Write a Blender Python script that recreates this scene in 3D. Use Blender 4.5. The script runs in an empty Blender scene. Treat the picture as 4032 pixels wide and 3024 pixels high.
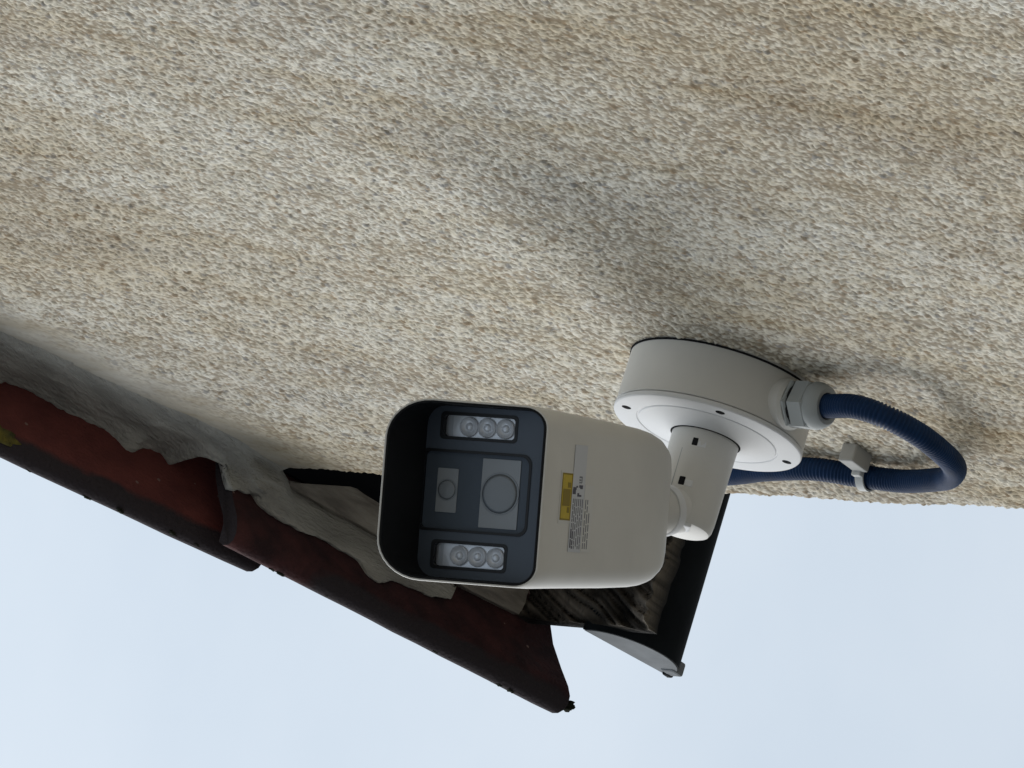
import bpy, bmesh, math, random
import numpy as np
from mathutils import Vector, Matrix, Quaternion
random.seed(7); rng = np.random.default_rng(11)
S = bpy.context.scene
COL = S.collection
BASE_Z = 4.6                                    # height of the camera's wall box above the yard
def P(x, n, z): return Vector((x / 1000, -n / 1000, BASE_Z + z / 1000))   # mm: along wall, out of wall, up

# ---------------------------------------------------------------- camera
cam = bpy.data.cameras.new('Camera'); camo = bpy.data.objects.new('Camera', cam); COL.objects.link(camo)
cr = Vector((-0.5564, 0.2798, -0.7824)); ct = Vector((0.7293, -0.2868, -0.6212))
ct.normalize(); cr = (cr - ct * cr.dot(ct)).normalized(); cu = ct.cross(cr)
camo.matrix_world = Matrix(((cr.x, cu.x, ct.x, 3.7278), (cr.y, cu.y, ct.y, -1.4819), (cr.z, cu.z, ct.z, BASE_Z - 2.9884), (0, 0, 0, 1)))
cam.sensor_width = 36; cam.lens = 36 * 5 * 5555 / 4032; cam.clip_start = 0.05; cam.clip_end = 2000
S.camera = camo
# ---------------------------------------------------------------- sky and sun (overcast, brighter to the upper left of the gable)
SUN = Vector((-0.60, -0.60, 0.56)).normalized()
el = math.asin(SUN.z); az = math.atan2(SUN.x, SUN.y)
w = bpy.data.worlds.new('World'); S.world = w; w.use_nodes = True
nt = w.node_tree; nd = nt.nodes; lk = nt.links
for n_ in list(nd): nd.remove(n_)
out = nd.new('ShaderNodeOutputWorld'); bg = nd.new('ShaderNodeBackground'); sky = nd.new('ShaderNodeTexSky')
sky.sky_type = 'NISHITA'; sky.sun_disc = False; sky.sun_elevation = el; sky.sun_rotation = az
tc = nd.new('ShaderNodeTexCoord'); mp = nd.new('ShaderNodeMapping'); mp.inputs['Scale'].default_value = (1.6, 1.6, 3.0)
nz = nd.new('ShaderNodeTexNoise'); nz.inputs['Scale'].default_value = 5.0; nz.inputs['Detail'].default_value = 6
rp = nd.new('ShaderNodeValToRGB'); rp.color_ramp.elements[0].position = .3; rp.color_ramp.elements[1].position = .72
rp.color_ramp.elements[0].color = (4.0, 4.55, 5.1, 1); rp.color_ramp.elements[1].color = (4.85, 5.3, 5.7, 1)
mx = nd.new('ShaderNodeMix'); mx.data_type = 'RGBA'; mx.inputs['Factor'].default_value = .86
lk.new(tc.outputs['Generated'], mp.inputs['Vector']); lk.new(mp.outputs[0], nz.inputs['Vector'])
lk.new(nz.outputs['Fac'], rp.inputs['Fac']); lk.new(sky.outputs[0], mx.inputs['A'])
# standard overcast luminance: three times brighter at the zenith than at the horizon
sxyz = nd.new('ShaderNodeSeparateXYZ'); lk.new(tc.outputs['Generated'], sxyz.inputs[0])
cie = nd.new('ShaderNodeMapRange'); cie.inputs['From Min'].default_value = 0; cie.inputs['From Max'].default_value = 1; cie.inputs['To Min'].default_value = .46; cie.inputs['To Max'].default_value = 1.38
lk.new(sxyz.outputs['Z'], cie.inputs['Value'])
cm = nd.new('ShaderNodeVectorMath'); cm.operation = 'SCALE'; lk.new(rp.outputs[0], cm.inputs[0]); lk.new(cie.outputs[0], cm.inputs['Scale'])
lk.new(cm.outputs[0], mx.inputs['B'])
lk.new(mx.outputs['Result'], bg.inputs['Color']); bg.inputs['Strength'].default_value = 0.082
lk.new(bg.outputs[0], out.inputs['Surface'])
sl = bpy.data.lights.new('Sun', 'SUN'); slo = bpy.data.objects.new('Sun', sl); COL.objects.link(slo)
sl.energy = 0.95; sl.angle = math.radians(60); sl.color = (1.0, 0.97, 0.93)
slo.rotation_euler = SUN.to_track_quat('Z', 'Y').to_euler(); slo.location = (-6, -4, 12)
S.view_settings.view_transform = 'Standard'; S.view_settings.look = 'None'
S.view_settings.exposure = 1.0; S.view_settings.gamma = 1

# ---------------------------------------------------------------- materials
def mat(name, col=(.5, .5, .5), rough=.6, spec=.5, metal=0, var=0, vscale=20, bump=0, bscale=200, bdist=.001, col2=None, stretch=None, coat=0):
    m = bpy.data.materials.new(name); m.use_nodes = True
    t = m.node_tree; b = t.nodes['Principled BSDF']
    b.inputs['Base Color'].default_value = (*col, 1); b.inputs['Roughness'].default_value = rough
    b.inputs['Specular IOR Level'].default_value = spec; b.inputs['Metallic'].default_value = metal
    b.inputs['Coat Weight'].default_value = coat
    c = t.nodes.new('ShaderNodeTexCoord'); g = t.nodes.new('ShaderNodeMapping'); t.links.new(c.outputs['Object'], g.inputs['Vector'])
    if stretch: g.inputs['Scale'].default_value = stretch
    if var or col2:
        n = t.nodes.new('ShaderNodeTexNoise'); n.inputs['Scale'].default_value = vscale; n.inputs['Detail'].default_value = 5
        t.links.new(g.outputs[0], n.inputs['Vector'])
        r = t.nodes.new('ShaderNodeValToRGB'); r.color_ramp.elements[0].position = .35; r.color_ramp.elements[1].position = .68
        c2 = col2 or tuple(max(0, v * (1 - var)) for v in col)
        r.color_ramp.elements[0].color = (*c2, 1); r.color_ramp.elements[1].color = (*col, 1)
        t.links.new(n.outputs['Fac'], r.inputs['Fac']); t.links.new(r.outputs[0], b.inputs['Base Color'])
    if bump:
        n2 = t.nodes.new('ShaderNodeTexNoise'); n2.inputs['Scale'].default_value = bscale; n2.inputs['Detail'].default_value = 4
        t.links.new(g.outputs[0], n2.inputs['Vector'])
        bp = t.nodes.new('ShaderNodeBump'); bp.inputs['Strength'].default_value = bump; bp.inputs['Distance'].default_value = bdist
        t.links.new(n2.outputs['Fac'], bp.inputs['Height']); t.links.new(bp.outputs[0], b.inputs['Normal'])
    return m
M = {}
M['white'] = mat('white_powder_coat', (.70, .692, .66), .55, .42, var=.09, vscale=14, bump=.12, bscale=900, bdist=.0004)
M['cover'] = mat('white_cover', (.74, .75, .76), .75, .15, var=.03, vscale=14, bump=.06, bscale=900, bdist=.0003)
M['grey_plastic'] = mat('grey_gland_plastic', (.40, .425, .43), .6, .2, var=.08, vscale=60)
M['black'] = mat('black_hood_plastic', (.006, .007, .009), .55, .25)
M['plate'] = mat('face_plate_plastic', (.068, .090, .124), .45, .4, var=.12, vscale=25)
M['edge'] = mat('window_edge_black', (.008, .010, .014), .45, .35)
M['glass'] = mat('dark_glass', (.064, .086, .118), .45, .3)
M['pane'] = mat('clear_lens_window', (.27, .30, .335), .4, .35)
M['lens'] = mat('lens_barrel', (.22, .25, .285), .35, .4)
M['lensring'] = mat('lens_ring', (.195, .222, .256), .35, .5)
M['led'] = mat('led_lens', (.92, .93, .96), .3, .6, metal=.4)
M['ledtray'] = mat('led_tray', (.72, .74, .78), .35, .5, metal=.5)
M['hole'] = mat('dark_screw_recess', (.02, .02, .022), .95, .02)
M['screw'] = mat('screw_steel', (.10, .10, .105), .35, .5, metal=.6)
M['yellow'] = mat('yellow_sticker', (.58, .43, .02), .45, .4, var=.1, vscale=150)
M['yellowdark'] = mat('yellow_sticker_print', (.26, .19, .012), .5, .3)
M['sticker'] = mat('pale_sticker', (.60, .62, .66), .5, .3)
M['clearsticker'] = mat('film_sticker', (.66, .66, .64), .35, .4)
M['ink'] = mat('grey_ink', (.22, .23, .26), .6, .2)
M['inkdark'] = mat('dark_ink', (.10, .10, .13), .6, .2)
M['conduit'] = mat('navy_conduit', (.007, .033, .100), .5, .16, var=.25, vscale=40)
M['tie'] = mat('cable_tie_nylon', (.56, .57, .56), .6, .2)
M['clip'] = mat('clip_plastic', (.40, .40, .385), .7, .15)
M['mortar'] = mat('verge_mortar', (.50, .485, .44), .95, .1, col2=(.31, .30, .275), vscale=30, bump=1, bscale=240, bdist=.004, stretch=(.5, 1.6, 1.5))
M['gutter'] = mat('black_gutter', (.012, .015, .018), .8, .1, var=.4, vscale=30)
M['guttercap'] = mat('weathered_gutter_cap', (.27, .285, .30), .9, .05, var=.2, vscale=40)
M['underlay'] = mat('black_roof_felt', (.008, .009, .012), .9, .1)
M['lichen'] = mat('yellow_lichen', (.20, .165, .035), .95, .1, col2=(.06, .06, .03), vscale=90, bump=.8, bscale=300, bdist=.003)
M['moss'] = mat('dark_moss', (.03, .033, .022), .95, .1, var=.5, vscale=90, bump=.8, bscale=300, bdist=.003)
WOODS = []
for i, (a, b_) in enumerate([((.40, .37, .32), (.19, .17, .15)), ((.27, .22, .18), (.08, .065, .055)), ((.34, .29, .23), (.12, .10, .085)), ((.10, .095, .09), (.03, .028, .026))]):
    WOODS.append(mat('weathered_wood_%d' % i, a, .9, .15, col2=b_, vscale=24, bump=.9, bscale=60, bdist=.004, stretch=(.35, 3.2, 3.2)))
M['fascia'] = mat('rotten_fascia', (.30, .26, .20), .9, .15, col2=(.02, .02, .022), vscale=11, bump=1, bscale=50, bdist=.006, stretch=(3, .7, 2.4))

def tile_mat(name, c1, c2):
    m = mat(name, c1, .85, .12, col2=c2, vscale=38, bump=.8, bscale=320, bdist=.002)
    t = m.node_tree; b = t.nodes['Principled BSDF']; src = b.inputs['Base Color'].links[0].from_socket
    a = t.nodes.new('ShaderNodeAttribute'); a.attribute_name = 'edge'           # darker along the outer lip and over the head end
    n = t.nodes.new('ShaderNodeTexNoise'); n.inputs['Scale'].default_value = 35; n.inputs['Detail'].default_value = 6
    c = t.nodes.new('ShaderNodeTexCoord'); t.links.new(c.outputs['Object'], n.inputs['Vector'])
    ma = t.nodes.new('ShaderNodeMath'); ma.operation = 'MULTIPLY_ADD'; ma.inputs[1].default_value = .8; ma.inputs[2].default_value = -.4
    t.links.new(n.outputs['Fac'], ma.inputs[0])
    ad = t.nodes.new('ShaderNodeMath'); ad.operation = 'ADD'; ad.use_clamp = True
    t.links.new(a.outputs['Fac'], ad.inputs[0]); t.links.new(ma.outputs[0], ad.inputs[1])
    sm = t.nodes.new('ShaderNodeMapRange'); sm.inputs['From Min'].default_value = .45; sm.inputs['From Max'].default_value = .75
    t.links.new(ad.outputs[0], sm.inputs['Value'])
    # pale specks of lime
    v = t.nodes.new('ShaderNodeTexVoronoi'); v.inputs['Scale'].default_value = 45; t.links.new(c.outputs['Object'], v.inputs['Vector'])
    lt = t.nodes.new('ShaderNodeMath'); lt.operation = 'LESS_THAN'; lt.inputs[1].default_value = .07; t.links.new(v.outputs['Distance'], lt.inputs[0])
    x1 = t.nodes.new('ShaderNodeMix'); x1.data_type = 'RGBA'; x1.inputs['B'].default_value = (.24, .16, .14, 1)
    t.links.new(lt.outputs[0], x1.inputs['Factor']); t.links.new(src, x1.inputs['A'])
    x2 = t.nodes.new('ShaderNodeMix'); x2.data_type = 'RGBA'; x2.inputs['B'].default_value = (.042, .035, .039, 1)
    t.links.new(sm.outputs[0], x2.inputs['Factor']); t.links.new(x1.outputs['Result'], x2.inputs['A'])
    t.links.new(x2.outputs['Result'], b.inputs['Base Color'])
    return m
M['tile'] = tile_mat('red_clay_tile', (.185, .057, .050), (.13, .042, .039)); M['tile_dark'] = tile_mat('shaded_clay_tile', (.085, .034, .034), (.036, .020, .022))  # lowest tile: shade past the wall corner is put into its darker colour
def attr_mat(m):                                                 # colour comes from the mesh's own grain
    t = m.node_tree; a = t.nodes.new('ShaderNodeAttribute'); a.attribute_name = 'col'
    t.links.new(a.outputs['Color'], t.nodes['Principled BSDF'].inputs['Base Color'])
attr_mat(M['fascia'])

def wall_mat(name, use_attr):
    m = bpy.data.materials.new(name); m.use_nodes = True; t = m.node_tree; b = t.nodes['Principled BSDF']
    b.inputs['Roughness'].default_value = .92; b.inputs['Specular IOR Level'].default_value = .08
    c = t.nodes.new('ShaderNodeTexCoord')
    if use_attr:
        a = t.nodes.new('ShaderNodeAttribute'); a.attribute_name = 'col'; base = a.outputs['Color']
    else:
        v = t.nodes.new('ShaderNodeTexVoronoi'); v.inputs['Scale'].default_value = 170; t.links.new(c.outputs['Object'], v.inputs['Vector'])
        r = t.nodes.new('ShaderNodeValToRGB'); r.color_ramp.elements[0].color = (.58, .55, .47, 1); r.color_ramp.elements[1].color = (.27, .23, .18, 1)
        r.color_ramp.elements[0].position = .2; r.color_ramp.elements[1].position = .75
        t.links.new(v.outputs['Distance'], r.inputs['Fac']); base = r.outputs[0]
        bp = t.nodes.new('ShaderNodeBump'); bp.inputs['Strength'].default_value = 1; bp.inputs['Distance'].default_value = .003; bp.invert = True
        t.links.new(v.outputs['Distance'], bp.inputs['Height']); t.links.new(bp.outputs[0], b.inputs['Normal'])
    def stain(prev, colr, scale, lo, hi, rot, seed, stretch):
        g0 = t.nodes.new('ShaderNodeMapping'); g0.inputs['Rotation'].default_value = (0, rot, 0); t.links.new(c.outputs['Object'], g0.inputs['Vector'])
        g = t.nodes.new('ShaderNodeMapping'); g.inputs['Scale'].default_value = stretch
        g.inputs['Location'].default_value = (seed, seed * .7, seed * 1.3); t.links.new(g0.outputs[0], g.inputs['Vector'])
        n = t.nodes.new('ShaderNodeTexNoise'); n.inputs['Scale'].default_value = scale; n.inputs['Detail'].default_value = 7; n.inputs['Roughness'].default_value = .62
        t.links.new(g.outputs[0], n.inputs['Vector'])
        mr = t.nodes.new('ShaderNodeMapRange'); mr.inputs['From Min'].default_value = lo; mr.inputs['From Max'].default_value = hi
        t.links.new(n.outputs['Fac'], mr.inputs['Value'])
        x = t.nodes.new('ShaderNodeMix'); x.data_type = 'RGBA'; x.blend_type = 'MULTIPLY'; x.inputs['B'].default_value = (*colr, 1)
        t.links.new(mr.outputs[0], x.inputs['Factor']); t.links.new(prev, x.inputs['A']); return x.outputs['Result']
    s = stain(base, (.85, .795, .71), 3.0, .42, .64, -.36, 3.1, (2.7, 1, .75))
    s = stain(s, (.88, .83, .745), 6.5, .50, .68, -.36, 8.3, (2.4, 1, .7))
    s = stain(s, (.86, .85, .85), 3.6, .50, .66, -.30, 5.7, (2.2, 1, .9))
    s = stain(s, (.91, .875, .82), 26, .50, .66, 0, 2.2, (1.2, 1, 1))
    t.links.new(s, b.inputs['Base Color'])
    if use_attr:
        n2 = t.nodes.new('ShaderNodeTexNoise'); n2.inputs['Scale'].default_value = 420; n2.inputs['Detail'].default_value = 3
        t.links.new(c.outputs['Object'], n2.inputs['Vector'])
        bp = t.nodes.new('ShaderNodeBump'); bp.inputs['Strength'].default_value = .5; bp.inputs['Distance'].default_value = .0012
        t.links.new(n2.outputs['Fac'], bp.inputs['Height']); t.links.new(bp.outputs[0], b.inputs['Normal'])
    return m
M['dash'] = wall_mat('pebbledash', True)
M['wall'] = wall_mat('roughcast_wall', False)
M['ground'] = mat('yard_asphalt', (.175, .17, .158), .9, .2, var=.3, vscale=1.5, bump=.4, bscale=60, bdist=.004)

# ---------------------------------------------------------------- mesh helpers
def obj(name, verts, faces, m, parent=None, smooth=False, autos=None):
    me = bpy.data.meshes.new(name); me.from_pydata([tuple(v) for v in verts], [], faces); me.update()
    bm = bmesh.new(); bm.from_mesh(me); bmesh.ops.recalc_face_normals(bm, faces=bm.faces); bm.to_mesh(me); bm.free()
    return link(name, me, m, parent, smooth, autos)
def link(name, me, m, parent=None, smooth=False, autos=None):
    o = bpy.data.objects.new(name, me); COL.objects.link(o); me.materials.append(m)
    if smooth: me.polygons.foreach_set('use_smooth', [True] * len(me.polygons))
    if autos:
        me.polygons.foreach_set('use_smooth', [True] * len(me.polygons))
        bm = bmesh.new(); bm.from_mesh(me)
        for e in bm.edges:
            if len(e.link_faces) == 2 and e.calc_face_angle(0) > math.radians(autos): e.smooth = False
        bm.to_mesh(me); bm.free()
    if parent is not None: setp(o, parent)
    return o
def setp(o, p):
    o.parent = p; o.matrix_parent_inverse = world(p).inverted()
def world(o):
    if o.parent is None: return Matrix.LocRotScale(o.location, o.rotation_euler, o.scale)
    return world(o.parent) @ o.matrix_parent_inverse @ Matrix.LocRotScale(o.location, o.rotation_euler, o.scale)
def thing(name, label, cat, loc):
    o = bpy.data.objects.new(name, None); COL.objects.link(o); o.location = loc; o.empty_display_size = .05
    o['label'] = label; o['category'] = cat; return o
def tag(o, label, cat): o['label'] = label; o['category'] = cat; return o
def loft(rings, close_ends=(True, True)):
    v = [p for r in rings for p in r]; k = len(rings[0]); f = []
    for i in range(len(rings) - 1):
        for j in range(k):
            f.append((i * k + j, i * k + (j + 1) % k, (i + 1) * k + (j + 1) % k, (i + 1) * k + j))
    if close_ends[0]: f.append(tuple(range(k - 1, -1, -1)))
    if close_ends[1]: f.append(tuple((len(rings) - 1) * k + j for j in range(k)))
    return v, f
def frame(axis, hint=Vector((0, 0, 1))):
    a = axis.normalized(); u = hint.cross(a)
    if u.length < 1e-4: u = Vector((1, 0, 0)).cross(a)
    u.normalize(); return a, u, a.cross(u)
def revolve(c, axis, prof, seg=48, hint=Vector((0, 0, 1))):     # prof: (radius mm, distance mm along axis)
    a, u, v = frame(axis, hint); rings = []
    for r, d in prof:
        rings.append([c + a * (d / 1000) + (u * math.cos(t) + v * math.sin(t)) * (max(r, .01) / 1000) for t in [2 * math.pi * k / seg for k in range(seg)]])
    return loft(rings)
def box(c, ax, ay, az, sx, sy, sz, bev=0):                      # centre, unit axes, full sizes in mm
    me = bpy.data.meshes.new('b'); bm = bmesh.new(); bmesh.ops.create_cube(bm, size=1)
    for v in bm.verts: v.co = Vector((v.co.x * sx / 1000, v.co.y * sy / 1000, v.co.z * sz / 1000))
    if bev: bmesh.ops.bevel(bm, geom=bm.edges[:], offset=bev / 1000, segments=2, affect='EDGES', profile=.5)
    for v in bm.verts: v.co = c + ax * v.co.x + ay * v.co.y + az * v.co.z
    bmesh.ops.recalc_face_normals(bm, faces=bm.faces); bm.to_mesh(me); bm.free(); return me
def vnoise(x, y, seed):                                          # smooth value noise, numpy
    xi = np.floor(x).astype(int); yi = np.floor(y).astype(int); fx = x - xi; fy = y - yi
    fx = fx * fx * (3 - 2 * fx); fy = fy * fy * (3 - 2 * fy)
    def h(a, b):
        q = np.sin(a * 127.1 + b * 311.7 + seed * 74.7) * 43758.5453; return q - np.floor(q)
    return (h(xi, yi) * (1 - fx) + h(xi + 1, yi) * fx) * (1 - fy) + (h(xi, yi + 1) * (1 - fx) + h(xi + 1, yi + 1) * fx) * fy
XA, YA, ZA = Vector((1, 0, 0)), Vector((0, 1, 0)), Vector((0, 0, 1)); NA = Vector((0, -1, 0))

# ---------------------------------------------------------------- ground
g = obj('ground', [(-150, -150, 0), (150, -150, 0), (150, 150, 0), (-150, 150, 0)], [(0, 1, 2, 3)], M['ground']); g['kind'] = 'structure'

# ---------------------------------------------------------------- house: wall, pebbledash, roof, soffit
house = thing('house', 'old house gable with pale pebbledash wall, red clay tile verge and rotten eaves', 'house', (2.0, 2.0, 0))
ZWX = [-600, -258, -172, -92, 4, 400, 3000, 6000]; ZWZ = [540, 605, 624, 648, 693, 880, 1960, 3200]
def zw(x): return np.interp(x, ZWX, ZWZ)                         # height at which wall meets the verge mortar
def xc(z): return -236.8 - .0328 * np.asarray(z)                 # the wall's corner, slightly out of plumb
pf = [P(float(xc(-4600)) , 0, -4600), P(float(xc(596)), 0, 596)] + [P(x, 0, float(zw(x)) + 8) for x in (-172, -92, 4, 400, 3000, 6000)] + [P(6000, 0, -4600)]
fr = [p + Vector((0.006 if i < 2 else 0, .007, 0)) for i, p in enumerate(pf)]; bk = [p + Vector((0, .30, 0)) for p in fr]
k = len(fr)
wall = obj('wall', fr + bk, [tuple(range(k)), tuple(range(2 * k - 1, k - 1, -1))] + [(i, (i + 1) % k, k + (i + 1) % k, k + i) for i in range(k)], M['wall'], house)
# long side wall that runs away behind the gable
sx = float(xc(0)) + 7
side = obj('wall', [P(sx, -300, -4600), P(sx, -6000, -4600), P(sx + 300, -6000, -4600), P(sx + 300, -300, -4600), P(sx, -300, 560), P(sx, -6000, 560), P(sx + 300, -6000, 560), P(sx + 300, -300, 560)],
           [(0, 1, 2, 3), (4, 5, 6, 7), (0, 1, 5, 4), (1, 2, 6, 5), (2, 3, 7, 6), (3, 0, 4, 7)], M['wall'], house)

def pebbledash():
    dx, dz = 1.4, 1.15
    X0, X1, Z0, Z1 = -262., 670., -690., 760.
    xs = np.arange(0, X1 - X0, dx); zs = np.arange(Z0, Z1, dz)
    nx, nzv = len(xs), len(zs)
    ZZ, U = np.meshgrid(zs, xs, indexing='ij')
    corner = xc(ZZ); XX = corner + U
    def h(a, b, s):
        q = np.sin(a * 12.9898 + b * 78.233 + s * 37.719) * 43758.5453; return q - np.floor(q)
    best = np.full(XX.shape, -9.); bc = np.zeros(XX.shape); bt = np.zeros(XX.shape)
    for cell, a0, a1, off in ((4.7, 1.2, 1.5, 0), (3.1, .75, 1.0, 20)):
        gx = np.floor(XX / cell).astype(int); gz = np.floor(ZZ / cell).astype(int)
        for di in (-1, 0, 1):
            for dj in (-1, 0, 1):
                a, b = gx + di, gz + dj
                px = (a + .5 + .95 * (h(a, b, 1 + off) - .5)) * cell; pz = (b + .5 + .95 * (h(a, b, 2 + off) - .5)) * cell
                th = h(a, b, 3 + off) * math.pi; r1 = cell * (.40 + .38 * h(a, b, 4 + off)); r2 = r1 * (.5 + .45 * h(a, b, 5 + off))
                ddx, ddz = XX - px, ZZ - pz; c_, s_ = np.cos(th), np.sin(th)
                q = ((ddx * c_ + ddz * s_) / r1) ** 2 + ((-ddx * s_ + ddz * c_) / r2) ** 2
                amp = a0 + a1 * h(a, b, 6 + off)
                hh = np.where(q < 1, amp * np.sqrt(np.maximum(1 - q, 0)), 1 - q) + (h(a, b, 7 + off) - .5) * .6
                up = hh > best
                best = np.where(up, hh, best); bc = np.where(up, h(a, b, 8 + off), bc); bt = np.where(up, h(a, b, 9 + off), bt)
    base = .30 * vnoise(XX / 2.3, ZZ / 2.3, 3) + .6 * vnoise(XX / 14, ZZ / 14, 5) + .4 * vnoise(XX / 55, ZZ / 70, 15) + .12
    stone = np.clip((best - base) / .5, 0, 1)
    H = np.maximum(best, base)
    und = 3.0 * (vnoise(XX / 90, ZZ / 90, 1) - .5) + 1.6 * (vnoise(XX / 33, ZZ / 33, 2) - .5)
    d = zw(XX) - ZZ                                              # distance below the verge mortar
    fade = np.clip((d - 12) / 85 + .35 * (vnoise(XX / 18, ZZ / 18, 9) - .5), .06, 1)
    Hn = H * (.25 + .75 * fade) * fade ** .5 + und - 1.0
    chip = np.stack([.665 + .16 * bc, .64 + .16 * bc - .02 * bt, .565 + .16 * bc - .06 * bt], -1)
    chip = np.where((bt > .93)[..., None], np.array([.44, .36, .27]), chip)
    chip = np.where((bt < .05)[..., None], np.array([.40, .385, .36]), chip)
    mort = np.array([.36, .315, .25]) * (.85 + .3 * vnoise(XX / 9, ZZ / 9, 12))[..., None]
    st = (stone * fade + (1 - fade) * .55)[..., None]
    colr = mort * (1 - st) + chip * st
    smooth_c = np.array([.52, .50, .45]); f3 = np.clip(1 - fade, 0, 1)[..., None] * .8
    colr = colr * (1 - f3) + smooth_c * f3
    # the return at the corner: first columns pulled round the edge
    ragged = 3.0 * (vnoise(ZZ / 11, ZZ * 0, 21) - .5) + 2.2 * (vnoise(ZZ / 4.2, ZZ * 0, 22) - .5)
    Xo = XX + ragged * np.exp(-U / 9.0) - np.maximum(H, 0) * .6 * np.exp(-U / 4.0)
    Hn = Hn - 5.0 * np.exp(-U / 2.2)
    keep = d > -10
    verts = np.stack([Xo, Hn, ZZ], -1).reshape(-1, 3)
    # extra column that turns the corner
    ret = np.stack([Xo[:, 0] + 2, np.full(nzv, -40.), zs], -1)
    allv = np.concatenate([verts, ret]); W = np.stack([allv[:, 0] / 1000, -allv[:, 1] / 1000, BASE_Z + allv[:, 2] / 1000], -1)
    idx = np.arange(nzv * nx).reshape(nzv, nx)
    q = np.stack([idx[:-1, :-1], idx[:-1, 1:], idx[1:, 1:], idx[1:, :-1]], -1)
    kq = keep[:-1, :-1] & keep[1:, 1:]; q = q[kq]
    r0 = nzv * nx + np.arange(nzv); rq = np.stack([r0[:-1], idx[:-1, 0], idx[1:, 0], r0[1:]], -1)[keep[1:, 0]]
    q = np.concatenate([q, rq]).astype(np.int32)
    me = bpy.data.meshes.new('pebbledash')
    me.vertices.add(len(W)); me.vertices.foreach_set('co', W.astype(np.float32).ravel())
    me.loops.add(len(q) * 4); me.loops.foreach_set('vertex_index', q.ravel())
    me.polygons.add(len(q)); me.polygons.foreach_set('loop_start', np.arange(0, len(q) * 4, 4, dtype=np.int32))
    me.update(calc_edges=True); me.validate()
    at = me.attributes.new('col', 'FLOAT_COLOR', 'POINT')
    c4 = np.ones((len(W), 4), np.float32); c4[:nzv * nx, :3] = colr.reshape(-1, 3); c4[nzv * nx:, :3] = (.45, .42, .36)
    at.data.foreach_set('color', c4.ravel())
    o = link('pebbledash', me, M['dash'], wall, smooth=True); o['kind'] = 'stuff'; return o
pebbledash()

# roof: curved clay verge tiles
TP = [(-130, 47), (-80, 52), (-30, 51), (0, 44), (20, 33), (40, 18), (55, 5.5), (63, .8), (70, -.8), (76, 0), (80, 3.5), (80.5, 9),
      (78, 14), (63, 15), (55, 20), (40, 33), (20, 48), (0, 59), (-30, 66), (-80, 67), (-130, 62)]
roof = obj('roof', [P(-535, -125, 575), P(-258, -125, 648), P(6000, -125, 3230), P(6000, -3500, 3230), P(-258, -3500, 648), P(-535, -3500, 575),
                    P(-535, -125, 610), P(-258, -125, 690), P(6000, -125, 3280), P(6000, -3500, 3280), P(-258, -3500, 690), P(-535, -3500, 610)],
           [(0, 1, 4, 5), (1, 2, 3, 4), (6, 7, 10, 11), (7, 8, 9, 10), (0, 6, 7, 1), (1, 7, 8, 2), (5, 11, 10, 4), (4, 10, 9, 3), (0, 5, 11, 6), (2, 8, 9, 3)], M['underlay'], house)
def tile(xt, zt, slope, length, seed, name='roof_tile', m='tile'):
    rings = []; edge = []; K = 15
    for i in range(K + 1):
        t = min(1, i / (K - 1)); tt = t ** 1.0; x = xt + length * tt; z = zt + slope * length * tt; r = []
        for j, (n, dz_) in enumerate(TP):
            jx = 0; jn = 0
            if i == 0 and n > 60: jx = 5 * ((n - 60) / 20) ** 2
            if n < 63: jx -= 15 * (63 - max(n, -20)) / 63 * t
            wob = .8 * (float(vnoise(np.array(x / 31.), np.array(n / 23.), seed)) - .5)
            r.append(P(x + jx, n + .9 * (float(vnoise(np.array(x / 17.), np.array(.3), seed + 5)) - .5) * (n > 70), z + dz_ + wob))
            e_ = .92 if n >= 69 else .66 if n >= 62 else .16 if n >= 54 else .0
            e_ *= 1 - .9 * max(0, min(1, (t - .72) / .1))
            edge.append(1.4 if i == K else e_)
        rings.append(r)
    v, f = loft(rings)
    o = obj(name, v, f, M[m], roof, autos=50)
    at = o.data.attributes.new('edge', 'FLOAT', 'POINT'); at.data.foreach_set('value', edge); return o
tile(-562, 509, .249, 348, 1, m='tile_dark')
tile(-277, 615.5, .370, 357, 2)
for q in range(8): tile(22 + 290 * q, 766 + 290 * .415 * q, .375, 362, 3 + q)

# mortar bedding between wall and tiles
MF = [(400, 18, 908), (60, 16, 775), (-40, 20, 735), (-52, 20, 731), (-60, 15, 733), (-75, 14, 726), (-105, 16, 714), (-128, 16, 706), (-151, 17, 698), (-158, 20, 692), (-164, 25, 686), (-172, 24, 684), (-180, 16, 686),
      (-197, 14, 682), (-203, 20, 676), (-206, 19, 672), (-209, 5, 655), (-216, 6, 634), (-219, 33, 618), (-229, 29, 618), (-243, 27, 617), (-246, 34, 610), (-258, 38, 604), (-282, 38, 598), (-304, 36, 595),
      (-326, 37, 587), (-348, 39, 580), (-352, 47, 573), (-362, 49, 569), (-384, 39, 573), (-405, 37, 568), (-421, 37, 563), (-447, 28, 565), (-455, 14, 570)]
MB = [(400, 884), (60, 719), (4, 693), (-92, 648), (-172, 624), (-250, 607), (-258, 606), (-283, 618), (-330, 617), (-362, 609), (-387, 602), (-420, 594), (-455, 586)]
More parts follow.
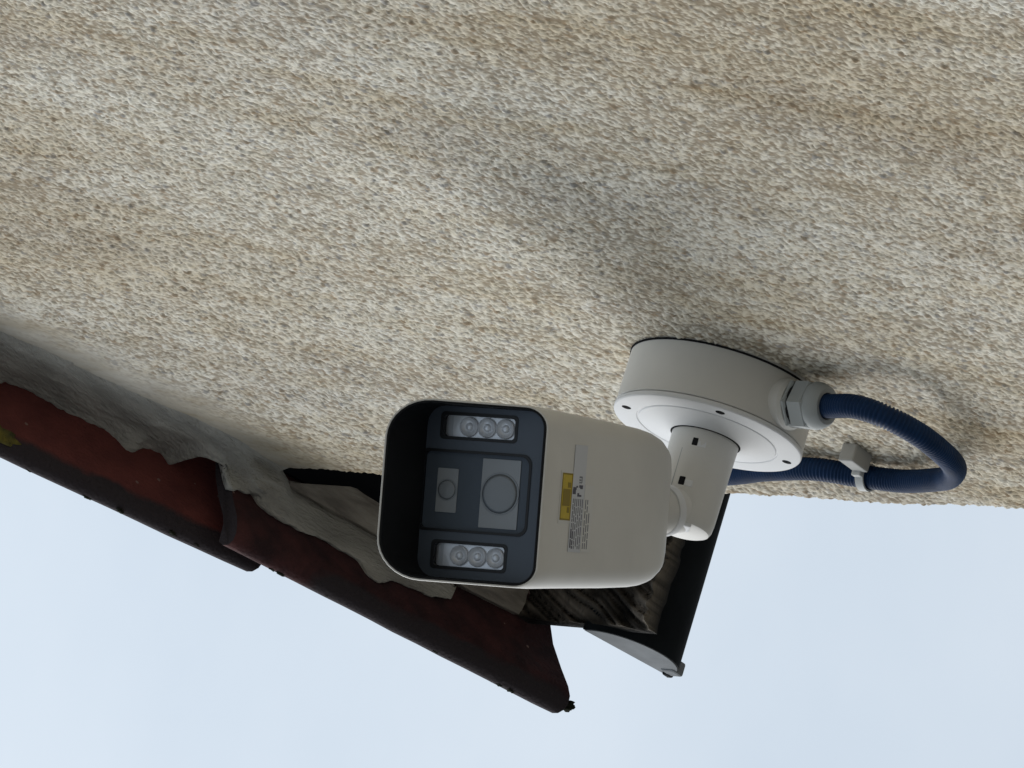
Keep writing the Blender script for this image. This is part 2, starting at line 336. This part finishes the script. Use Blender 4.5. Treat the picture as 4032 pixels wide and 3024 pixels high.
def mortar():
    xs = np.concatenate([np.arange(400, 0, -20.), np.arange(0, -455.5, -1.4)])
    fx = [-p[0] for p in MF]; fn = np.interp(-xs, fx, [p[1] for p in MF]); fz = np.interp(-xs, fx, [p[2] for p in MF])
    fn = fn + 1.8 * (vnoise(xs / 9, xs * 0, 51) - .5) + 1.0 * (vnoise(xs / 3, xs * 0, 52) - .5)
    ker = np.ones(31) / 31; fns = np.convolve(np.pad(fn, 15, 'edge'), ker, 'valid'); fzs = np.convolve(np.pad(fz, 15, 'edge'), ker, 'valid')
    bz = np.interp(-xs, [-p[0] for p in MB], [p[1] for p in MB]); rings = []; K = 22
    for i, x in enumerate(xs):
        r = []; past = x < -252
        ex = min(1, max(0, (-285 - x) / 60))
        b0 = np.array([-14. if not past else -3 - 27 * ex, bz[i] - 26 if not past else bz[i] + 8]); b1 = np.array([-6.0 if not past else -1.5 - 14 * ex, bz[i] - 20 if not past else bz[i] + 2])
        f1 = np.array([fn[i], fz[i] + 1.0 - 3.0 * min(1, max(0, (-205 - x) / 12))])
        r.append(P(x, *b0)); r.append(P(x, *b1))
        for k_ in range(K):
            t = k_ / (K - 1); q_ = np.array([2.0 if not past else 1 - 9 * ex, bz[i]])
            u_ = min(1, max(0, (t - .62) / .38)); f1_ = np.array([fns[i], fzs[i] + 1.0 - 3.0 * min(1, max(0, (-205 - x) / 12))]) * (1 - u_) + f1 * u_
            p = q_ * (1 - t) + f1_ * t
            cv = min(1, max(0, (x + 235) / 40))
            p = p * (1 - cv) + cv * np.array([2.0 + (f1_[0] - 2.0) * t ** 2.2, bz[i] + (f1_[1] - bz[i]) * (1 - (1 - t) ** 1.5)])
            d = f1 - p; nn = np.array([abs(f1[1] - bz[i]) + 6, -(fn[i] + 4)]); nn = nn / np.linalg.norm(nn)
            bul = math.sin(math.pi * t)
            e = .5 * (vnoise(np.array(x / 75.), np.array(t * 3.2), 4) - .5) * 6 * bul + (vnoise(np.array(x / 30.), np.array(t * 9), 6) - .5) * 2.2 * (.3 + bul) + (2.0 * (1 - cv) + 4.5 * (1 - cv)) * bul
            e = float(e) + .9 * (float(vnoise(np.array(x / 2.9), np.array(t * 16), 61)) - .5) + 2.2 * max(0, float(vnoise(np.array(x / 12.), np.array(t * 7), 63)) - .74) * 3
            p = p + nn * e; r.append(P(x, p[0], p[1]))
        r.append(P(x, fn[i] - 1, fz[i] + 7)); r.append(P(x, -14, max(fz[i], bz[i]) + 26))
        rings.append(r)
    v, f = loft(rings); o = obj('mortar_bedding', v, f, M['mortar'], roof, smooth=True); return o
mortar()
def blob(name, c, sx_, sy_, sz_, m, parent, seed, axes=(XA, YA, ZA)):
    bm = bmesh.new(); bmesh.ops.create_icosphere(bm, subdivisions=3, radius=1)
    for v in bm.verts:
        d = v.co.copy(); q = 1 + .35 * (math.sin(d.x * 5 + seed) * math.sin(d.y * 6 + seed * 2) + .6 * math.sin(d.z * 11 + seed * 3) * math.sin(d.x * 13))
        v.co = c + (axes[0] * d.x * sx_ + axes[1] * d.y * sy_ + axes[2] * d.z * sz_) * (q / 1000)
    me = bpy.data.meshes.new(name); bm.to_mesh(me); bm.free(); return link(name, me, m, parent, smooth=True)
VA = Vector((1, 0, .37)).normalized()
blob('lichen', P(-34, 66, 705), 22, 7, 3, M['lichen'], roof, 1, (VA, YA, VA.cross(YA)))
blob('moss', P(-566, 70, 513), 4.5, 5, 6, M['moss'], roof, 4)
mr = random.Random(21)
for i_ in range(16):                                              # crumbs of moss on the outer lip of the two lowest tiles
    xx = mr.uniform(-545, -262) if i_ < 11 else mr.uniform(-258, -70)
    ze = 587 + .249 * (xx + 249) if i_ < 11 else 615.5 + .37 * (xx + 277)
    blob('moss', P(xx, mr.uniform(78.5, 80.5), ze + mr.uniform(2, 9)), mr.uniform(1.8, 5), mr.uniform(.9, 1.7), mr.uniform(1.4, 2.4), M['moss'], roof, 5 + i_)

# eaves: weathered boards of the soffit and the rotten inner face of the fascia
soffit = obj('soffit', [P(x, n, 629 + .255 * (x + 258) + dz_) for dz_ in (0, 20) for (x, n) in ((-225, -8), (-512, -8), (-512, -900), (-225, -900))],
             [(0, 1, 2, 3), (4, 5, 6, 7), (0, 1, 5, 4), (1, 2, 6, 5), (2, 3, 7, 6), (3, 0, 4, 7)], M['underlay'], house)
def plank(n0, n1, x0, x1, dz0, mi, seed, notch=0):
    rings = []; K = 40; a = random.Random(seed)
    for i in range(K + 1):
        t = i / K; x = x0 + (x1 - x0) * t; z = 618 + .255 * (x + 258) + dz0
        e0 = 1.2 * (float(vnoise(np.array(x / 14.), np.array(.5), seed)) - .5); e1 = 3.0 * (float(vnoise(np.array(x / 19.), np.array(.5), seed + 3)) - .5)
        nn1 = n1 + e1 + (notch * min(1, max(0, (-330 - x) / 40)) if notch else 0)
        if notch: nn1 = max(nn1, float(np.interp(x, [-340, -278], [-22, 1])))
        w_ = 1.5 * (float(vnoise(np.array(x / 22.), np.array(.5), seed + 7)) - .5)
        r = []
        for s in range(6):
            n00 = float(np.interp(x, [-512, -470, -400, -275], [12, 13, 8, 5])) if notch else n0
            n = n00 + e0 + (nn1 - n00 - e0) * s / 5
            cr_ = 2.2 * (float(vnoise(np.array(x / 60.), np.array(n / 3.5), seed + 11)) - .5)
            r.append(P(x, n, z + w_ + cr_ - (1.5 if s in (0, 5) else 2.6)))
        r += [P(x, nn1, z + 18), P(x, n00 + e0, z + 18)]
        rings.append(r)
    v, f = loft(rings); return obj('board', v, f, WOODS[mi], soffit, autos=40)
plank(6, -20, -275, -520, 0, 0, 3, 4)
plank(-25, -46, -400, -512, 9, 1, 5)
plank(-48, -74, -405, -512, 3, 2, 8)
plank(-77, -104, -405, -512, 11, 1, 12)
plank(-107, -140, -405, -512, 5, 3, 15)
plank(-143, -180, -405, -512, 9, 3, 18)
def fascia():
    ns = np.concatenate([np.arange(13, -170, -1.6), [-400., -3000.]]); K = 64
    rings = []; cols = []
    sv = lambda a, b, sd: float(vnoise(np.array(a), np.array(b), sd))
    for n in ns:
        zb = 421 + 6 * (sv(n / 16, .5, 2) - .5) + 4 * (sv(n / 5, .5, 4) - .5); r = []
        for s_ in range(K + 1):
            t = s_ / K; z = zb + (552 - zb) * t
            c = .86 * n + .51 * z; l = .51 * n - .86 * z; wv = 7 * (sv(l / 34, c / 30, 31) - .5)
            h1 = sv((c + wv) / 5.0, l / 75, 6); h2 = sv((c + wv) / 1.9, l / 40, 9); h3 = sv(c / 21, l / 40, 14)
            crack = max(0., 1 - abs(h1 - .5) / .10)
            edgeb = max(0., 1 - (z - zb) / 5.0)
            r.append(P(-521 + 9 * (h3 - .5) + 5 * (h1 - .5) + 2.2 * (h2 - .5) - 6 * crack + 2.5 * edgeb, n, z))
            tone = np.array([.17, .147, .123]) * (.25 + 1.1 * h2) * (.45 + 1.0 * h3)
            tone = tone * (1 - .8 * crack)
            rot = min(1, max(0, (sv(n / 26, z / 30, 40) - .45) * 6)); tone = tone * (1 - .75 * rot * (1 - edgeb))
            tone = tone * (1 - .6 * edgeb) + np.array([.22, .19, .15]) * .6 * edgeb * (.4 + h2)
            cols.append((*np.clip(tone, .008, .6), 1.))
        r += [P(-536, n, 552), P(-536, n, zb - 1)]; cols += [(.03, .03, .03, 1.)] * 2
        rings.append(r)
    v, f = loft(rings); o = obj('fascia_board', v, f, M['fascia'], house, autos=70)
    at = o.data.attributes.new('col', 'FLOAT_COLOR', 'POINT'); at.data.foreach_set('color', np.array(cols, np.float32).ravel()); return o
fascia()

# ---------------------------------------------------------------- gutter
gutter = thing('rain_gutter', 'black half round rain gutter with pale grey end cap under the lowest roof tile', 'gutter', P(-570, 17, 432))
GB, GF = Vector((-524, 485)), Vector((-620, 466))
mid = (GB + GF) / 2; ch = GF - GB; ud = ch.normalized(); dn = Vector((ud.y, -ud.x)); dn = dn if dn.y < 0 else -dn
def gp(t, k_=1.0): return mid + ud * (-math.cos(t) * ch.length / 2 * k_) + dn * (math.sin(t) * 40 * k_)
arc = [gp(math.pi * i / 24) for i in range(25)]; arci = [gp(math.pi * i / 24, .95) for i in range(25)]
prof = arc + [arc[-1] - dn * 4] + list(reversed(arci)) + [arc[0] - dn * 1]
v, f = loft([[P(p.x, n, p.y) for p in prof] for n in (18, -300, -3000)]); obj('channel', v, f, M['gutter'], gutter, autos=35)
cap = [gp(math.pi * i / 24, .975) for i in range(25)]
v, f = loft([[P(p.x, n, p.y) for p in (arci if n < 18 else cap)] for n in (10, 18.2, 18.6)]); obj('end_cap', v, f, M['guttercap'], gutter, autos=35)
link('bracket', box(P(-611, 14, 455), XA, YA, ZA, 15, 12, 14, 2), M['guttercap'], gutter)
link('bracket', box(P(-616, 13, 462), XA, YA, ZA, 9, 16, 7, 2), M['gutter'], gutter)

# ---------------------------------------------------------------- security camera
sc = thing('security_camera', 'white dual lens bullet security camera on round wall bracket, its dark face turned down', 'security camera', P(0, 0, 0))
# wall box
v, f = revolve(P(0, -4, 0), NA, [(0, 0), (67.5, 0), (68.2, 1), (68.6, 44.2), (68.2, 44.8), (67.4, 45.0), (0, 45.0)], 96)
wbox = obj('junction_box', v, f, M['white'], sc, autos=30)
v, f = revolve(P(0, 1, 0), NA, [(0, 0), (69.0, 0), (69.0, 1.4), (0, 1.4)], 96); obj('gasket', v, f, M['hole'], wbox, autos=30)
v, f = revolve(P(0, 41.5, 0), NA, [(0, 0), (68.2, 0), (69.0, .6), (69.0, 3.0), (68.4, 3.8), (67.0, 4.2), (52.2, 4.2), (51.6, 3.5), (50.8, 3.5), (50.2, 4.4), (34, 6.6), (27.5, 8.2), (0, 8.2)], 96)
cover = obj('cover_plate', v, f, M['cover'], sc, autos=28)
for (x, z) in ((43.5, 42.0), (44, -41), (-44.8, -40.5), (-43, 43)):
    v, f = revolve(P(x, 44.6, z), NA, [(0, 0), (3.4, 0), (3.4, 1.25), (0, 1.3)], 20); obj('screw', v, f, M['hole'], cover)
# bracket arm
v, f = revolve(P(0, 48.6, 0), NA, [(0, 0), (25.7, 0), (25.7, 1.45), (0, 1.5)], 64); obj('joint_ring', v, f, M['hole'], cover)
v, f = revolve(P(0, 47, 0), NA, [(0, 0), (25.2, 0), (25.2, 2), (24.4, 2.6), (24.0, 20), (23.6, 62), (23.0, 68), (21.5, 71.0), (19, 72.2), (0, 73.0)], 64)
arm = obj('bracket_arm', v, f, M['white'], sc, autos=28)
def on_arm(ang, n, r=23.8): return P(r * math.cos(ang), n, r * math.sin(ang)), Vector((math.cos(ang), 0, math.sin(ang)))
for ang, n in ((-.40, 60), (-.34, 90)):
    c, d = on_arm(ang, n, 23.0); t_ = d.cross(NA)
    link('screw_recess', box(c, d, NA, t_, 2.6, 6.4, 4.6, .8), M['hole'], arm)
    c2, d2 = on_arm(ang - .22, n + 1, 23.4); link('slot', box(c2, d2, NA, d2.cross(NA), 1.4, 5.0, 6.0, .6), M['cover'], arm)
c, d = on_arm(-.05, 84, 23.75); link('seam', box(c, d, NA, d.cross(NA), .5, 66, .5), M['grey_plastic'], arm)
# body frame: W right, F forward, H up
tau = math.radians(12); Fh = Vector((.943, -.334, 0)).normalized(); Wv = Vector((-Fh.y * -1 * -1, 0, 0))
Wv = Vector((Fh.y, -Fh.x, 0)).normalized(); Fv = Fh * math.cos(tau) - ZA * math.sin(tau); Hv = Fh * math.sin(tau) + ZA * math.cos(tau)
OB = P(58.3, 126.8, 23.9)
def B(w_, f_, h_): return OB + (Wv * w_ + Fv * f_ + Hv * h_) / 1000
def rrect(w0, w1, h0, h1, rb, rt, seg=8):                        # rounded rectangle, counter clockwise from bottom right
    pts = []
    for (cx, cy, r, a0) in ((w1 - rb, h0 + rb, rb, -90), (w1 - rt, h1 - rt, rt, 0), (w0 + rt, h1 - rt, rt, 90), (w0 + rb, h0 + rb, rb, 180)):
        for i in range(seg + 1):
            a = math.radians(a0 + 90 * i / seg); pts.append((cx + r * math.cos(a), cy + r * math.sin(a)))
    return pts
LB = 198.0; HOOD = 46.0
def ring(hw, h0, h1, f0, shear, rb=15, rt=24, inset=0):
    out_ = []
    for (a, b) in rrect(-hw + inset, hw - inset, h0 + inset, h1 - inset, max(rb - inset, 2), max(rt - inset, 2)):
        out_.append(B(a, f0 + shear * min(1, max(0, (b + 50) / 100)), b))
    return out_
R = [ring(16, -22, 22, -22, 0, 12, 14), ring(28, -33, 32, -20.5, 0, 14, 20), ring(37, -40, 39, -17.5, 0, 15, 22), ring(43.5, -44.5, 44, -12.5, 0, 15, 23), ring(48.2, -47.5, 47.5, -5, 0, 15, 24), ring(51.6, -49.2, 49.2, 5, 0), ring(53.8, -49.9, 49.8, 17, 0), ring(55.3, -50, 50, 32, 0),
     ring(57.2, -50, 50, 70, 0), ring(59.4, -50, 50, 130, HOOD * .3), ring(61.4, -50, 50, 178, HOOD * .8), ring(61.5, -50, 50, LB - 1, HOOD, rt=28), ring(61.5, -50, 50, LB, HOOD, rt=28, inset=.5), ring(61.5, -50, 50, LB, HOOD, rt=28, inset=1.4), ring(61.5, -50, 50, LB - 8, HOOD, rt=28, inset=1.6)]
v, f = loft(R, (True, False)); body = obj('housing', v, f, M['white'], sc, autos=32)
def lring(f0, shear, hw, h0, h1, rb, rt): return [B(a_, f0 + shear * min(1, max(0, (b_ + 50) / 100)), b_) for a_, b_ in rrect(-hw, hw, h0, h1, rb, rt)]
R = [ring(61.5, -50, 50, LB - .6, HOOD, rt=28, inset=1.35), ring(61.5, -50, 50, LB + .3, HOOD, rt=28, inset=1.8), ring(61.5, -50, 50, LB + .2, HOOD, rt=28, inset=2.8),
     lring(LB - 1.4, 6, 58.0, -45.6, 43.0, 12, 14), lring(LB - 10, 0, 58.0, -45.6, 42.0, 12, 12), lring(LB - 10, 0, 60, -48, 46, 12, 20)]
v, f = loft(R, (False, False)); obj('hood_lining', v, f, M['black'], body, autos=35)
# rear cap line and joint to the arm
jc = P(4, 104, -2); jt = B(4, 6, -20); jd = jt - jc
v, f = revolve(jc, jd, [(0, -4), (15, -4), (17, 4), (17, jd.length * 1000 * .5), (15.5, jd.length * 1000 * .55), (15.5, jd.length * 1000)], 40); obj('swivel_joint', v, f, M['white'], sc, autos=30)
v, f = revolve(jc, jd, [(18.2, 17), (18.7, 20.5), (18.2, 23), (17.2, 23.2), (17.2, 17)], 40); obj('locking_collar', v, f, M['cover'], sc, autos=30)
# wedge at the arm's tip
link('arm_tip_wedge', box(P(9, 118.5, -9), Vector((.76, 0, -.65)), NA, Vector((.65, 0, .76)), 16, 4.5, 12, 1.5), M['cover'], arm)

# face plate with cut windows
def plate_mesh(name, outer, holes, f_, depth, m, parent):
    bm = bmesh.new(); loops = []
    for pl in [outer] + holes:
        vs = [bm.verts.new(B(a, f_, b)) for a, b in pl]; es = [bm.edges.new((vs[i], vs[(i + 1) % len(vs)])) for i in range(len(vs))]; loops.append((vs, es))
    bmesh.ops.triangle_fill(bm, use_beauty=True, use_dissolve=False, edges=[e for _, es in loops for e in es], normal=Fv)
    for vs, es in loops:
        bv = [bm.verts.new(v.co - Fv * (depth / 1000)) for v in vs]
        for i in range(len(vs)):
            j = (i + 1) % len(vs); bm.faces.new((vs[i], vs[j], bv[j], bv[i]))
    bmesh.ops.recalc_face_normals(bm, faces=bm.faces)
    me = bpy.data.meshes.new(name); bm.to_mesh(me); bm.free(); return link(name, me, m, parent, autos=30)
FP = LB - 2.0
L1 = rrect(-54.2, -35.4, -25.8, 32.6, 3, 3, 4); L2 = rrect(32.6, 52.4, -25.0, 32.6, 3, 3, 4); PN = rrect(-28.6, 27.0, -38.4, 44.2, 7, 4, 5)
outer = rrect(-59, 59, -47.0, 46.5, 11, 12, 6)
face = plate_mesh('face_plate', outer, [L1, L2, PN], FP, 7, M['plate'], sc)
def flat(name, pts, f_, th, m, parent):
    v, f = loft([[B(a, f_ - th, b) for a, b in pts], [B(a, f_, b) for a, b in pts]]); return obj(name, v, f, m, parent)
def rimring(name, pts, k_, f_, th, m, parent):                   # thin raised frame: outline minus its scaled copy
    cx = sum(p[0] for p in pts) / len(pts); cy = sum(p[1] for p in pts) / len(pts)
    hx = max(abs(p[0] - cx) for p in pts); hy = max(abs(p[1] - cy) for p in pts)
    inn = [(cx + (a - cx) * (hx - k_) / hx, cy + (b - cy) * (hy - k_) / hy) for a, b in pts]
    R_ = [[B(a, f_ - th, b) for a, b in pts], [B(a, f_, b) for a, b in pts], [B(a, f_, b) for a, b in inn], [B(a, f_ - th, b) for a, b in inn]]
    v, f = loft(R_ + [R_[0]], (False, False)); return obj(name, v, f, m, parent)
rimring('window_frame', PN, 1.8, FP + .5, 7, M['edge'], face)
pg = flat('window_glass', rrect(-27.4, 25.8, -37.2, 43.0, 6, 3, 5), FP - 2.6, 2, M['glass'], face)
sp = flat('lens_window', rrect(-15.8, 14.0, 17.4, 33.0, .6, .6, 2), FP - 2.0, .5, M['pane'], face)
bp_ = flat('lens_window', rrect(-24.2, 22.5, -29.2, -.5, .6, .6, 2), FP - 2.0, .5, M['pane'], face)
def disc(name, w_, h_, r0, r1, f_, th, m, parent):
    p0 = [(w_ + r1 * math.cos(a), h_ + r1 * math.sin(a)) for a in [2 * math.pi * i / 48 for i in range(48)]]
    p1 = [(w_ + r0 * math.cos(a), h_ + r0 * math.sin(a)) for a in [2 * math.pi * i / 48 for i in range(48)]]
    if r0 <= 0: return flat(name, p0, f_, th, m, parent)
    R_ = [[B(a, f_ - th, b) for a, b in p0], [B(a, f_, b) for a, b in p0], [B(a, f_, b) for a, b in p1], [B(a, f_ - th, b) for a, b in p1]]
    v, f = loft(R_ + [R_[0]], (False, False)); return obj(name, v, f, m, parent)
for (w_, h_, rr, par) in ((-1.2, 25.2, 6.9, sp), (-1.0, -14.9, 13.9, bp_)):
    disc('lens', w_, h_, 0, rr, FP - 1.85, .2, M['lens'], par); disc('lens_ring', w_, h_, rr, rr + .55, FP - 1.7, .4, M['lensring'], par)
    disc('lens_ring', w_, h_, rr * .62, rr * .66, FP - 1.75, .3, M['lensring'], par)
    v, f = revolve(B(w_, FP - 1.85, h_), Fv, [(rr * .96, 0), (rr * .8, .35), (rr * .5, .7), (0, .9)], 40); obj('lens_dome', v, f, M['lens'], par, smooth=True)
for (L_, w0, w1, wc) in ((L1, -54.2, -35.4, -44.8), (L2, 32.6, 52.4, 42.5)):
    rimring('window_frame', L_, 2.2, FP + .35, 6, M['edge'], face)
    tray = flat('led_tray', rrect(w0 + 1.4, w1 - 1.4, -24.4, 31.2, 2, 2, 3), FP - 4.4, 1.5, M['ledtray'], sc)
    flat('led_board', rrect(w0 + 2.4, w1 - 2.4, -23.0, 25.0, 1, 1, 2), FP - 3.9, .4, M['led'], tray)
    for hc in (12.6, -1.0, -14.8):
        v, f = revolve(B(wc, FP - 3.9, hc), Fv, [(6.9, 0), (6.7, 1.7), (6.2, 1.9), (5.0, .7), (3.0, .3), (2.6, 1.1), (1.3, 1.5), (0, 1.6)], 32); obj('led', v, f, M['led'], tray, autos=60)
# clear covers over the lamp windows
cg = bpy.data.materials.new('clear_cover'); cg.use_nodes = True; t = cg.node_tree
for n_ in list(t.nodes): t.nodes.remove(n_)
o_ = t.nodes.new('ShaderNodeOutputMaterial'); tr = t.nodes.new('ShaderNodeBsdfTransparent'); gl = t.nodes.new('ShaderNodeBsdfGlossy'); fr_ = t.nodes.new('ShaderNodeFresnel'); mx_ = t.nodes.new('ShaderNodeMixShader')
gl.inputs['Roughness'].default_value = .08; fr_.inputs['IOR'].default_value = 1.45; tr.inputs['Color'].default_value = (.93, .95, .97, 1)
t.links.new(fr_.outputs[0], mx_.inputs[0]); t.links.new(tr.outputs[0], mx_.inputs[1]); t.links.new(gl.outputs[0], mx_.inputs[2]); t.links.new(mx_.outputs[0], o_.inputs['Surface'])
for (w0, w1) in ((-54.2, -35.4), (32.6, 52.4)):
    obj('clear_cover', [B(w0 + 1.5, FP - 1.0, -24.3), B(w1 - 1.5, FP - 1.0, -24.3), B(w1 - 1.5, FP - 1.0, 31.1), B(w0 + 1.5, FP - 1.0, 31.1)], [(0, 1, 2, 3)], cg, face)

# stickers on the underside
def under(name, pts, lift, m, parent, th=.12):
    v, f = loft([[B(a, b, -50 - lift + th) for a, b in pts], [B(a, b, -50 - lift) for a, b in pts]]); return obj(name, v, f, m, parent)
def rect(w0, w1, f0, f1): return [(w0, f0), (w1, f0), (w1, f1), (w0, f1)]
under('film_label', rect(-20.5, 15.5, 153.5, 174), .25, M['clearsticker'], body)
ys = under('yellow_label', rect(-18.8, 13.2, 156.2, 172.0), .40, M['yellow'], body)
for r_ in (rect(-18.8, 13.2, 156.2, 157.2), rect(-18.8, 13.2, 171.0, 172.0), rect(-18.8, -17.7, 157.3, 170.9), rect(12.1, 13.2, 157.3, 170.9)): under('label_border', r_, .52, M['yellowdark'], ys)
for (w0, w1, f0, f1) in ((-8, 3.5, 158.4, 169.6), (-12.5, -9, 158.4, 163), (4.2, 8, 158.4, 162)): under('label_print', rect(w0, w1, f0, f1), .55, M['yellowdark'], ys)
ws = under('white_label', rect(-38.6, 34.2, 136.6, 155.8), .42, M['sticker'], body)
ws2 = under('film_label', rect(-12.0, 33.6, 122.5, 136.2), .42, M['clearsticker'], body)
for (w0, w1, f0, f1) in ((-17.4, -16.3, 141.5, 146.0), (-17.4, -13, 141.5, 142.5), (-15.4, -14.3, 143.2, 146.0), (-13.6, -12.7, 142.4, 146)): under('label_print', rect(w0, w1, f0, f1), .55, M['ink'], ws)
for (w0, w1, f0, f1) in ((-11.5, -8.9, 140.0, 144.0), (-11.5, -9.7, 144.0, 145.6), (-9.8, -8, 149.5, 154.6), (-8.2, -5, 150.4, 155), (-10.8, -9.6, 147.6, 150), (-6, -3.6, 145, 147.6), (-4.9, -3.6, 141.5, 145.0)): under('label_print', rect(w0, w1, f0, f1), .56, M['inkdark'], ws)
a = random.Random(3)
for row, f0 in enumerate((153.2, 150.6, 147.8, 144.8, 141.8, 138.9)):
    w_ = -2.0
    while w_ < 31:
        l = a.uniform(2.0, 6.5); dark = w_ > 17 and row in (0, 1)
        under('label_print', rect(w_, min(w_ + l, 32), f0 - .75, f0 + (.85 if dark else .5)), .55, M['inkdark'] if dark else M['ink'], ws); w_ += l + a.uniform(.5, 1.0)
for row, f0 in enumerate((133.6, 130.6, 127.4)):
    w_ = -2.0 + 9 * (row == 2)
    while w_ < 30:
        l = a.uniform(3, 7); under('label_print', rect(w_, min(w_ + l, 31.5), f0 - .6, f0 + .6), .55, M['ink'], ws2); w_ += l + a.uniform(.6, 1.2)

# cable gland screwed into the wall box
gx_, gn = 7.0, 22.0; DN = -ZA
gc = P(gx_, gn, -60)
v, f = revolve(gc, DN, [(0, 0), (19, 0), (18.4, 11), (16.5, 13.5), (0, 13.5)], 40); gland = obj('cable_gland', v, f, M['white'], sc, autos=30)
def hexn(name, z0, z1, r, m):
    R_ = []
    for (d, rr) in ((z0, r - 1.2), (z0 + 1.0, r), (z1 - 1.2, r), (z1, r - 1.4)):
        R_.append([gc + DN * (d / 1000) + (XA * math.cos(t) + NA * math.sin(t)) * rr / 1000 for t in [math.pi / 3 * i + .28 for i in range(6)]])
    v, f = loft(R_); return obj(name, v, f, m, gland)
hexn('hex_collar', 13.4, 17.0, 18.5, M['grey_plastic']); 
v, f = revolve(gc, DN, [(0, 16.6), (15.6, 16.6), (15.6, 18.6), (0, 18.6)], 32); obj('washer', v, f, M['hole'], gland)
hexn('hex_nut', 18.4, 31.5, 18.5, M['grey_plastic'])
v, f = revolve(gc, DN, [(0, 31.2), (16.4, 31.2), (17.0, 32.5), (16.6, 36), (14.6, 40.5), (12.8, 42.0), (9.6, 41.6), (9.2, 36), (0, 36)], 40); obj('dome_nut', v, f, M['grey_plastic'], gland, autos=40)

# ---------------------------------------------------------------- conduit loop
CP = [(7, 22, -94), (9, 22.5, -106), (17, 25, -133), (11, 29, -157), (-15, 31, -170), (-53, 30, -167), (-84, 27, -155), (-112, 23, -133), (-133, 18, -108), (-153, 13.5, -62), (-153, 11.5, -22), (-147, 11, 14), (-155, 11, 62), (-168, 11, 103), (-185, 11, 180), (-210, 11, 260), (-250, 10, 300), (-272, -8, 330), (-266, -60, 345), (-258, -160, 350), (-257, -600, 350)]
def spline(pts, step):
    pts = [Vector(p) for p in pts]; pts = [2 * pts[0] - pts[1]] + pts + [2 * pts[-1] - pts[-2]]; o = []
    for i in range(1, len(pts) - 2):
        p0, p1, p2, p3 = pts[i - 1:i + 3]
        for k_ in range(60):
            t = k_ / 60; o.append(.5 * ((2 * p1) + (p2 - p0) * t + (2 * p0 - 5 * p1 + 4 * p2 - p3) * t * t + (3 * p1 - p0 - 3 * p2 + p3) * t ** 3))
    o.append(pts[-2]); res = [o[0]]; acc = 0
    for a_, b_ in zip(o, o[1:]):
        L_ = (b_ - a_).length; pos = 0
        while acc + (L_ - pos) >= step:
            pos += step - acc; res.append(a_ + (b_ - a_) * (pos / L_)); acc = 0
        acc += L_ - pos
    return res
def conduit():
    path = [P(*p) for p in spline(CP, .7)]; rings = []; u = None
    for i, p in enumerate(path):
        t = (path[min(i + 1, len(path) - 1)] - path[max(i - 1, 0)]).normalized()
        if u is None: u = t.orthogonal().normalized()
        u = (u - t * u.dot(t)).normalized(); v_ = t.cross(u)
        r = (7.4, 8.5, 8.6, 7.5)[i % 4] / 1000
        rings.append([p + (u * math.cos(a_) + v_ * math.sin(a_)) * r for a_ in [2 * math.pi * k_ / 22 for k_ in range(22)]])
    v, f = loft(rings); o = obj('conduit', v, f, M['conduit'], None, smooth=True); return o
tag(conduit(), 'navy blue corrugated conduit looping from the grey gland back along the wall corner', 'conduit')

# ---------------------------------------------------------------- cable tie mount
cl = thing('cable_clip', 'small grey cable tie mount with pale strap round the blue conduit', 'cable clip', P(-125, 0, -34))
me = box(P(-130, 6.5, -33), XA, NA, ZA, 22, 14, 13, 1.2); link('mount_block', me, M['clip'], cl)
def strap():
    c = P(-153, 12.5, -30); ax = Vector((.03, 0, 1)).normalized(); a0, u, v_ = frame(ax, NA); R_ = []
    for rr, d in ((8.9, -3.4), (10.2, -3.4), (10.2, 3.4), (8.9, 3.4)):
        R_.append([c + a0 * (d / 1000) + (u * math.cos(t) + v_ * math.sin(t)) * rr / 1000 for t in [2 * math.pi * k_ / 40 for k_ in range(40)]])
    v, f = loft(R_ + [R_[0]], (False, False)); obj('strap', v, f, M['tie'], cl, autos=40)
strap()
link('strap_head', box(P(-141.5, 14, -30), XA, NA, ZA, 5, 5, 8, 1), M['tie'], cl)
